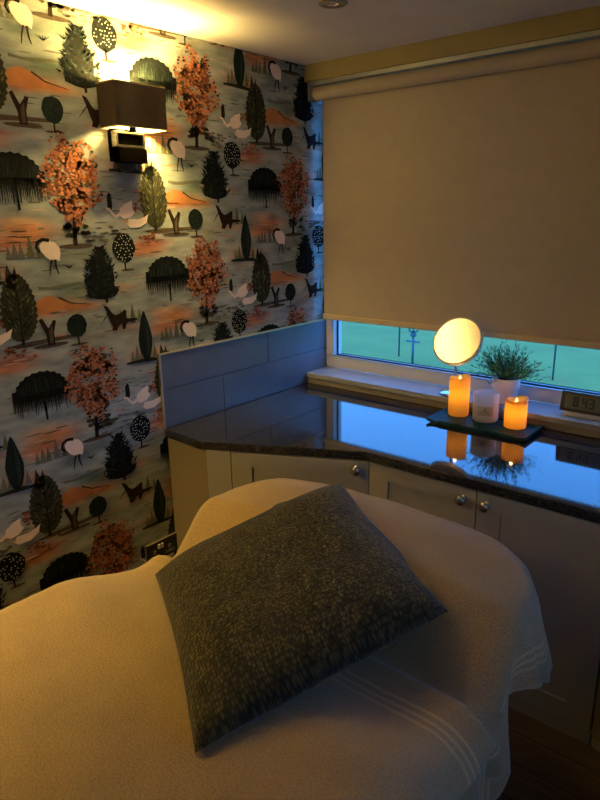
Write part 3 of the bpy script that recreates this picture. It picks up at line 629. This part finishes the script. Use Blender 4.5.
# ------------------------------------------------------------------ socket
so = thing('wall_socket', 'black double power socket on the wallpaper low down beside the cabinet end', 'socket', (0.004, -.965, .262))
q = MB(); q.box(.0036, .012, -1.040, -.888, .222, .302); part(q, 'plate', M['black'], so, bevel=.002)
q = MB(); q.box(.0036, .0125, -1.040, -.888, .3022, .3050); part(q, 'top_edge', M['brass'], so)
for yc in (-.981, -.966): q = MB(); q.box(.011, .0155, yc-.006, yc+.006, .270, .290); part(q, 'rocker', M['pale'], so, bevel=.001, seg=1)
for yc in (-1.003, -.928):
    q = MB(); q.box(.0118, .0128, yc-.006, yc+.006, .254, .270); q.box(.0118, .0128, yc-.021, yc-.008, .236, .246); q.box(.0118, .0128, yc-.005, yc+.005, .236, .246); q.box(.0118, .0128, yc+.008, yc+.021, .236, .246); s_ = part(q, 'outlet', M['slot'], so)
    q = MB(); q.box(.0127, .0131, yc-.003, yc+.003, .257, .267); q.box(.0127, .0131, yc-.018, yc-.011, .238, .244); q.box(.0127, .0131, yc+.011, yc+.018, .238, .244); part(q, 'pin_hole', M['black'], so, top=s_)

# ------------------------------------------------------------------ tray and candles
TX0, TX1, TY0, TY1 = .780, 1.180, -.215, -.034
pr = []
N = 40
for i in range(N+1):
    s = i/N; x = TX0+(TX1-TX0)*s; e = max(0, (abs(s-.5)-.40)/.10); pr.append((x, WT+.002+.007*e*e))
q = MB(); vs = []; 
for (x, z) in pr: vs += [(x, TY0, z), (x, TY1, z), (x, TY1, z+.011), (x, TY0, z+.011)]
fs = []
for i in range(N):
    o_ = i*4
    for k in range(4): fs.append((o_+k, o_+(k+1) % 4, o_+4+(k+1) % 4, o_+4+k))
fs += [(0, 1, 2, 3), (N*4+3, N*4+2, N*4+1, N*4)]
q.add(vs, fs)
q.box(TX0+.05, TX1-.05, TY0+.003, TY0+.010, WT+.013, WT+.016); q.box(TX0+.05, TX1-.05, TY1-.010, TY1-.003, WT+.013, WT+.016)
for cx_ in (TX0+.09, TX1-.09):
    for cy_ in (TY0+.03, TY1-.03): q.box(cx_-.008, cx_+.008, cy_-.008, cy_+.008, WT+.0005, WT+.003)
o = fixn(q.build('tray', M['slate'])); tag(o, 'dark teal slate tray with upturned ends on granite worktop', 'tray')
TZ = WT+.0135
def flame_mesh(x, y, z, h):
    q = MB(); q.lathe([(0, 0), (.0035, .003), (.0058, .3*h), (.0045, .6*h), (.0016, .88*h), (0, h)], (x, y, z), 14); return q
def pillar(x, y, r, h, label, energy):
    t = thing('pillar_candle', label, 'candle', (x, y, TZ), 'glowing pillar candles on the tray')
    q = MB(); seg = 48; prof = [(0, 0), (r*.97, 0), (r, .004), (r, 1.0), (r-.004, 1.004), (r-.008, 1.0), (r-.012, .0), (0, -.004)]
    vs = []; 
    for i in range(seg):
        a = 2*PI*i/seg; wob = .006*math.sin(a*1.0+1.2)+.003*math.sin(2*a+.4)+.002*math.sin(5*a)
        for k, (rr, zz) in enumerate(prof):
            if k < 3: z = zz
            elif k < 6: z = h-.004+wob+(zz-1)
            else: z = h-.024+zz
            vs.append((x+rr*math.cos(a), y+rr*math.sin(a), TZ+z))
    K = len(prof); fs = [(i*K+k, ((i+1) % seg)*K+k, ((i+1) % seg)*K+k+1, i*K+k+1) for i in range(seg) for k in range(K-1)]
    q.add(vs, fs, 0, True); fixn(part(q, 'wax', M['wax'], t))
    q = flame_mesh(x, y, TZ+h-.027, .030); part(q, 'flame', M['flame'], t)
    ld = bpy.data.lights.new('candle_light', 'POINT'); ld.energy = energy; ld.color = (1.0, .55, .12); ld.shadow_soft_size = .008
    lo = bpy.data.objects.new('candle_light', ld); col.objects.link(lo); lo.parent = t; lo.location = (0, 0, h*.55)
    l2 = bpy.data.lights.new('flame_light', 'POINT'); l2.energy = energy*.35; l2.color = (1.0, .6, .18); l2.shadow_soft_size = .006
    lo2 = bpy.data.objects.new('flame_light', l2); col.objects.link(lo2); lo2.parent = t; lo2.location = (0, -.008, h+.012)
pillar(.851, -.083, .041, .158, 'tall ivory flickering pillar candle at the left of the tray', .125)
pillar(1.091, -.096, .041, .110, 'short ivory flickering pillar candle at the right of the tray', .12)
jx, jy, jr, jh = .969, -.091, .049, .112
j = thing('jar_candle', 'white frosted glass jar candle with paper label between two pillar candles', 'candle', (jx, jy, TZ))
q = MB(); q.lathe([(0, 0), (jr-.006, 0), (jr-.001, .004), (jr, .012), (jr, jh-.002), (jr-.0015, jh), (jr-.003, jh-.002), (jr-.003, .012), (jr-.008, .006), (0, .006)], (jx, jy, TZ), 48); fixn(part(q, 'jar', M['frost'], j))
q = MB(); q.lathe([(0, .0065), (jr-.0085, .0065), (jr-.0036, .013), (jr-.0036, .068), (0, .066)], (jx, jy, TZ), 48); fixn(part(q, 'wax', M['pot'], j))
def on_jar(a0, a1, z0, z1, off, mname, nm, top):
    q = MB(); vs = []; n_ = 10
    for i in range(n_+1):
        a = a0+(a1-a0)*i/n_
        for z in (z0, z1):
            for rr in (jr+off, jr+off+.0004): vs.append((jx+rr*math.cos(a), jy+rr*math.sin(a), TZ+z))
    fs = []
    for i in range(n_):
        o_ = i*4; fs += [(o_+1, o_+5, o_+7, o_+3), (o_, o_+2, o_+6, o_+4), (o_, o_+4, o_+5, o_+1), (o_+2, o_+3, o_+7, o_+6)]
    fs += [(0, 1, 3, 2), (n_*4, n_*4+2, n_*4+3, n_*4+1)]
    q.add(vs, fs); return part(q, nm, M[mname], j, top=top)
ac = math.atan2(-2.382-jy, 1.95-jx)-.05
lb = on_jar(ac-.62, ac+.62, .030, .068, .0004, 'label_paper', 'paper_label', None)
for (h0, h1, z0, z1) in ((-.56, .56, .0625, .0632), (-.56, .56, .0348, .0355), (-.12, .12, .054, .0585), (-.36, .36, .0475, .0498), (-.42, .42, .0415, .0432)): on_jar(ac+h0, ac+h1, z0, z1, .0009, 'ink', 'print', lb)

# ------------------------------------------------------------------ vanity mirror
mx_, my_ = .770, .040
nrm = Vector((.02, -.855, .515)).normalized(); mc = Vector((.805, -.030, 1.060))
vm = thing('vanity_mirror', 'round tilted vanity mirror on a metal stand on the window sill', 'mirror', (mx_, my_, SILL))
q = MB(); q.lathe([(0, .0005), (.060, .0005), (.062, .004), (.060, .010), (.045, .014), (.012, .017), (0, .017)], (mx_, my_, SILL), 48); part(q, 'base', M['steel'], vm)
q = MB(); q.tube([(mx_, my_, SILL+.015), (mx_, my_, SILL+.16), (mx_+.014, my_-.026, SILL+.205), tuple(mc - nrm*.018)], .0068, 14); part(q, 'stem', M['steel'], vm)
nrm = Vector((.02, -.855, .515)).normalized(); mc = Vector((.805, -.030, 1.060)); q4 = Vector((0, 0, 1)).rotation_difference(nrm).to_matrix().to_4x4(); RM = .103
q = MB(); q.lathe([(RM-.007, .005), (RM-.003, .008), (RM, .005), (RM, -.010), (RM-.006, -.014), (0, -.016)], tuple(mc), 64, mx=q4); fixn(part(q, 'frame', M['mirror_rim'], vm))
q = MB(); q.lathe([(RM-.007, .005), (0, .005)], tuple(mc), 64, mx=q4); part(q, 'mirror_glass', M['mirror'], vm)

# ------------------------------------------------------------------ potted plant
px_, py_ = .984, .058
pl = thing('potted_plant', 'small bushy artificial grass plant in white pot on the window sill', 'plant', (px_, py_, SILL))
q = MB(); q.lathe([(0, .0005), (.042, .0005), (.044, .004), (.0505, .062), (.053, .063), (.055, .102), (.054, .104), (.050, .103), (.048, .088), (0, .088)], (px_, py_, SILL), 48); part(q, 'pot', M['pot'], pl)
q = MB(); q.lathe([(0, .096), (.03, .096), (.0485, .0885)], (px_, py_, SILL), 24); part(q, 'moss', M['soil'], pl)
q = MB(); rg = random.Random(4)
for k in range(230):
    a = rg.uniform(0, 2*PI); el = rg.uniform(.0, 1.45); L = rg.uniform(.075, .135)*(1 if el < 1 else .95); r0 = rg.uniform(0, .036)
    p0 = Vector((px_+r0*math.cos(a), py_+r0*math.sin(a)*.8, SILL+.092+rg.uniform(0, .02))); d = Vector((math.cos(a)*math.cos(el), math.sin(a)*math.cos(el)*.58, math.sin(el)+.12)).normalized()
    bend = Vector((rg.uniform(-.02, .02), rg.uniform(-.012, .012), rg.uniform(-.02, .015))); pts = []
    for i in range(7):
        s_ = i/6; pts.append(p0+d*L*s_+bend*s_*s_)
    if max(v_.y for v_ in pts) > .120: continue
    mi_ = 1 if rg.random() < .25 else 0
    for i in range(6):
        sd = (pts[i+1]-pts[i]).cross(Vector((rg.uniform(-1, 1), rg.uniform(-1, 1), .3))).normalized(); w0, w1 = .0013*(1-i/7), .0013*(1-(i+1)/7)
        q.add([pts[i]+sd*w0, pts[i]-sd*w0, pts[i+1]-sd*w1, pts[i+1]+sd*w1], [(0, 1, 2, 3)], mi_)
        if i >= 1:
            for e_ in range(2):
                ld_ = (d+Vector((rg.uniform(-1, 1), rg.uniform(-1, 1), rg.uniform(-.5, .9)))*.9).normalized(); ll = rg.uniform(.014, .028); b_ = pts[i+1]
                sd2 = ld_.cross(Vector((rg.uniform(-1, 1), rg.uniform(-1, 1), .4))).normalized()*rg.uniform(.0011, .0019)
                if (b_+ld_*ll).y > .125: continue
                q.add([b_, b_+ld_*ll*.4+sd2, b_+ld_*ll, b_+ld_*ll*.4-sd2], [(0, 1, 2, 3)], mi_)
part(q, 'foliage', [M['leaf'], M['leaf2']], pl)

# ------------------------------------------------------------------ digital clock
ck = thing('digital_clock', 'dark digital clock reading 8 43 on a silver foot on the sill', 'clock', (1.34, .04, SILL))
tilt = Matrix.Translation((1.208, .034, SILL+.014)) @ Matrix.Rotation(math.radians(-10), 4, 'X')
q = MB(); q.box(0, .235, 0, .022, 0, .076, 0, tilt); cs = part(q, 'case', M['clock_dark'], ck, bevel=.003)
q = MB(); q.box(.016, .219, -.0012, .001, 0.012, .066, 0, tilt); part(q, 'screen', M['lcd'], ck)
q = MB(); q.box(1.226, 1.436, .020, .085, SILL+.0005, SILL+.0145); part(q, 'foot', M['silver'], ck, bevel=.002)
SEG = {'8': 'abcdefg', '4': 'bcfg', '3': 'abcdg'}
def digit(ch, x, z, wd, hg, th=.0066):
    q = MB(); s = SEG[ch]; h2 = hg/2; g_ = .0008
    R = {'a': (x+g_, x+wd-g_, z+hg-th, z+hg), 'g': (x+g_, x+wd-g_, z+h2-th/2, z+h2+th/2), 'd': (x+g_, x+wd-g_, z, z+th), 'f': (x, x+th, z+h2+g_, z+hg-g_), 'b': (x+wd-th, x+wd, z+h2+g_, z+hg-g_), 'e': (x, x+th, z+g_, z+h2-g_), 'c': (x+wd-th, x+wd, z+g_, z+h2-g_)}
    for k in s: a, c, d, e_ = R[k]; q.box(a, c, -.0018, -.0011, d, e_, 0, tilt)
    return part(q, 'digit', M['black'], ck)
digit('8', .046, .021, .020, .038); digit('4', .078, .021, .020, .038); digit('3', .103, .021, .020, .038)

# ------------------------------------------------------------------ treatment couch with towels
BXA, BXB, BYA, BYB, BR = .63, 1.50, -2.75, -.925, .26
def smooth(t): t = min(1, max(0, t)); return t*t*(3-2*t)
def ztop(x, y):
    k = smooth((y+1.355)/.16); xc = (x-1.065)/.52; near = .066*smooth((-1.46-y)/.27)
    return .614+near+.159*k*(1-.30*min(1, abs(xc))**3)*(1-.25*smooth((y+1.05)/.2)) + .004*noise.noise(Vector((x*5, y*5, 1)))
def drape(u, v, lift, re, maxd, amp, lam, ph, flare=.10):
    qx = min(max(u, BXA+BR), BXB-BR); qy = min(max(v, BYA+BR), BYB-BR); dx, dy = u-qx, v-qy; dist = math.hypot(dx, dy); d = dist-BR
    if d <= 0: return Vector((u, v, ztop(u, v)+lift))
    nx, ny = dx/dist, dy/dist
    full = min((BR+maxd)/max(1e-6, abs(nx)), (BR+maxd)/max(1e-6, abs(ny)))-BR
    if full > maxd: d = d*(maxd*(1+.18*(full-maxd)/maxd)/full)
    bx, by = qx+nx*BR, qy+ny*BR; zt = ztop(bx, by)+lift; re = re+lift
    th = math.atan2(ny, nx); s = qy + BR*max(0, th) - (qx if ny > .01 else 0)
    if d < re*PI/2: a = d/re; out = re*math.sin(a); z = zt-re*(1-math.cos(a)); drop = 0
    else: drop = d-re*PI/2; out = re+drop*flare*(1 if nx > -.2 else .25); z = zt-re-drop
    wv = amp*smooth((d-.03)/.25)*(math.sin(2*PI*s/lam+ph)+.4*math.sin(2*PI*s/(lam*.47)+ph*2))
    return Vector((bx+nx*(out+wv), by+ny*(out+wv), z))
def towel(name, u0, u1, v0, v1, lift, re, maxd, amp, lam, ph, m, label, step=.011, wr=.003, sink=None, u1f=None, v1f=None, thick=.006, edge_roll=0.0, flare=.10):
    nu, nv = int((u1-u0)/step), int((v1-v0)/step); vs = []; uv = []
    for j_ in range(nv+1):
        for i in range(nu+1):
            u = u0+(u1-u0)*i/nu; v = v0+(v1-v0)*j_/nv
            us, vsft = u, v
            if u1f: u = u-u1f(v)*smooth((u-1.2)/.25)
            if v1f: v = v+v1f(u)*smooth((v+1.75)/.35)
            vv = v + .012*noise.noise(Vector((u*4, 3.1+ph, 0)))*(1 if j_ > nv-3 else 0)
            p_ = drape(u, vv, lift, re, maxd, amp, lam, ph, flare)
            p_.z += wr*noise.noise(Vector((u*9, v*9, ph)))+.0012*noise.noise(Vector((u*60, v*60, ph)))
            if edge_roll and v > v1-.03: p_.z += edge_roll*math.sin(PI*min(1, (v-(v1-.03))/.03))
            if sink: p_.z += sink(u, v)
            vs.append(p_); uv.append((us, vsft))
    fs = [(j_*(nu+1)+i, j_*(nu+1)+i+1, (j_+1)*(nu+1)+i+1, (j_+1)*(nu+1)+i) for j_ in range(nv) for i in range(nu)]
    q = MB(); q.add(vs, fs, 0, True); o = q.build(name, m)
    ul = o.data.uv_layers.new(name='UVMap'); idx = np.empty(len(o.data.loops), dtype=np.int32); o.data.loops.foreach_get('vertex_index', idx)
    ul.data.foreach_set('uv', np.array(uv, dtype=np.float32)[idx].ravel())
    sm = o.modifiers.new('thickness', 'SOLIDIFY'); sm.thickness = thick; sm.offset = 1
    return tag(o, label, 'towel', 'beige towels on the treatment couch')
tb = thing('treatment_couch', 'padded treatment couch hidden under the beige towels', 'treatment couch', (1.065, -1.84, 0))
# padding: same outline, a little below the towels
nu, nv = 60, 110; vs = []; fs = []
for j_ in range(nv+1):
    for i in range(nu+1):
        u = BXA-.17+(BXB-BXA+.34)*i/nu; v = BYA-.17+(BYB-BYA+.34)*j_/nv; p_ = drape(u, v, -.012, .052, .17, 0, 1, 0, 0); vs.append(p_)
fs = [(j_*(nu+1)+i, j_*(nu+1)+i+1, (j_+1)*(nu+1)+i+1, (j_+1)*(nu+1)+i) for j_ in range(nv) for i in range(nu)]
q = MB(); q.add(vs, fs, 0, True); part(q, 'padding', M['padding'], tb)
q = MB(); q.box(BXA+.02, BXB-.02, BYA+.05, BYB-.10, .50, .545); part(q, 'frame', M['darkwood'], tb)
for sx in (BXA+.05, BXB-.09):
    for sy in (BYA+.12, BYB-.22): q = MB(); q.box(sx, sx+.045, sy, sy+.045, 0, .50); part(q, 'leg', M['darkwood'], tb)
TC = (0.43, 0.305, 0.14)
AU1 = BXB+.225
m_a = terry('terry_head_end', TC, [(0, AU1-.062, .0035), (0, AU1-.078, .0035), (0, AU1-.046, .003)])
towel('head_end_towel', BXA-.22, AU1, -1.62, BYB+.225, 0.0, .062, .225, .032, .17, 1.0, m_a, 'beige terry towel over the raised far end of the couch by the cabinets', wr=.004, flare=.16, u1f=lambda v_: .055*smooth((-1.06-v_)/.25))
CV = -1.405; CU = BXB+.26
m_c = terry('terry_under', TC, [(1, CV-.060, .0035), (1, CV-.078, .0035), (1, CV-.096, .0035)])
towel('under_towel', BXA-.20, CU, -2.72, CV, .009, .064, .31, .012, .30, 2.2, m_c, 'beige terry towel hanging lowest at the near side of the couch, under another towel', wr=.003, v1f=lambda u_: .10*smooth((u_-1.50)/.12))
BV = -1.395; BU = BXB+.115
m_b = terry('terry_top', TC, [(1, BV-.065, .004), (1, BV-.086, .004), (1, BV-.107, .004)], .95)
towel('top_towel', BXA-.21, BU, -2.72, BV, .018, .068, .31, .004, .4, .6, m_b, 'beige terry towel lying uppermost on the near half of couch, striped border by cushion', wr=.004, edge_roll=.006, thick=.008)

# ------------------------------------------------------------------ cushion
m, n, l, p = nodes('olive_chenille_weave'); M['cushion'] = m
tc = n.new('ShaderNodeTexCoord'); mp = n.new('ShaderNodeMapping'); mp.inputs['Scale'].default_value = (130, 170, 1); l.new(tc.outputs['UV'], mp.inputs[0])
ck_ = n.new('ShaderNodeTexVoronoi'); ck_.inputs['Scale'].default_value = 1.0; ck_.inputs['Randomness'].default_value = .55
l.new(mp.outputs[0], ck_.inputs['Vector']); wr_ = n.new('ShaderNodeValToRGB')
e = wr_.color_ramp.elements; e[0].position = .15; e[0].color = (*srgb(88, 82, 52), 1); e[1].position = .62; e[1].color = (*srgb(32, 31, 21), 1)
l.new(ck_.outputs['Distance'], wr_.inputs[0])
nz = n.new('ShaderNodeTexNoise'); nz.inputs['Scale'].default_value = 26; nz.inputs['Detail'].default_value = 6; l.new(tc.outputs['UV'], nz.inputs['Vector'])
r = n.new('ShaderNodeValToRGB'); r.color_ramp.elements[0].position = .3; r.color_ramp.elements[0].color = (.45, .45, .45, 1); r.color_ramp.elements[1].position = .75; r.color_ramp.elements[1].color = (1.25, 1.25, 1.2, 1)
l.new(nz.outputs['Fac'], r.inputs[0]); mx2 = n.new('ShaderNodeMix'); mx2.data_type = 'RGBA'; mx2.blend_type = 'MULTIPLY'; mx2.inputs['Factor'].default_value = 1
l.new(wr_.outputs[0], mx2.inputs['A']); l.new(r.outputs[0], mx2.inputs['B']); l.new(mx2.outputs['Result'], p.inputs['Base Color'])
p.inputs['Roughness'].default_value = .9; p.inputs['Specular IOR Level'].default_value = .15; p.inputs['Sheen Weight'].default_value = .2
bp = n.new('ShaderNodeBump'); bp.inputs['Strength'].default_value = .9; bp.inputs['Distance'].default_value = .004; iv = n.new('ShaderNodeMath'); iv.operation = 'SUBTRACT'; iv.inputs[0].default_value = 1
l.new(ck_.outputs['Distance'], iv.inputs[1]); l.new(iv.outputs[0], bp.inputs['Height']); l.new(bp.outputs[0], p.inputs['Normal'])
cpts = [Vector((.712, -1.500, .667)), Vector((.951, -1.020, .818)), Vector((1.427, -1.300, .757)), Vector((1.265, -1.845, .720))]
cc0 = sum(cpts, Vector())/4
ex = (cpts[3]-cpts[0]).normalized(); ey = (cpts[1]-cpts[0]); ey = (ey-ex*ey.dot(ex)).normalized(); ez = ex.cross(ey)
if ez.z < 0: ez = -ez
cpts = [cc0+(c_-cc0)*1.022 for c_ in cpts]
NC = 64; hs = .254; vs = []; uv = []
for side in (1, -1):
    for j_ in range(NC+1):
        for i in range(NC+1):
            a, c = 2*i/NC-1, 2*j_/NC-1
            pin = 1-.035*(1-a*a)*c*c*abs(c)**.5; pin2 = 1-.035*(1-c*c)*a*a*abs(a)**.5
            X = a*hs*pin2; Y = c*hs*pin
            th_ = (max(0, 1-a**4)*max(0, 1-c**4))**.55
            T = (.080 if side > 0 else .055)*th_
            T += .0045*th_*noise.noise(Vector((a*2.6, c*2.6, 2*side)))
            edge = max(abs(a), abs(c)); T += .0035*side*0
            A_, C_ = (X/hs+1)/2, (Y/hs+1)/2; B_ = cpts[0]*(1-A_)*(1-C_)+cpts[3]*A_*(1-C_)+cpts[1]*(1-A_)*C_+cpts[2]*A_*C_
            q_ = B_+ez*(side*T); lo_ = ztop(q_.x, q_.y)+.024+.008*smooth((-1.34-q_.y)/.06)
            if side < 0: q_.z = max(q_.z, lo_)
            else: q_.z = max(q_.z, lo_+.03*th_)
            vs.append(q_); uv.append((X+hs, Y+hs))
K = (NC+1)**2; fs = []
for j_ in range(NC):
    for i in range(NC):
        o_ = j_*(NC+1)+i; fs.append((o_, o_+1, o_+NC+2, o_+NC+1)); fs.append((K+o_, K+o_+NC+1, K+o_+NC+2, K+o_+1))
q = MB(); q.add(vs, fs, 0, True); o = q.build('cushion', M['cushion'], origin=tuple(cc0-ez*.05))
ul = o.data.uv_layers.new(name='UVMap'); idx = np.empty(len(o.data.loops), dtype=np.int32); o.data.loops.foreach_get('vertex_index', idx)
ul.data.foreach_set('uv', np.array(uv, dtype=np.float32)[idx].ravel())
bm = bmesh.new(); bm.from_mesh(o.data); bmesh.ops.remove_doubles(bm, verts=bm.verts, dist=1e-5); bmesh.ops.recalc_face_normals(bm, faces=bm.faces); bm.to_mesh(o.data); bm.free()
tag(o, 'dark olive green woven square cushion lying on the beige towels', 'cushion')
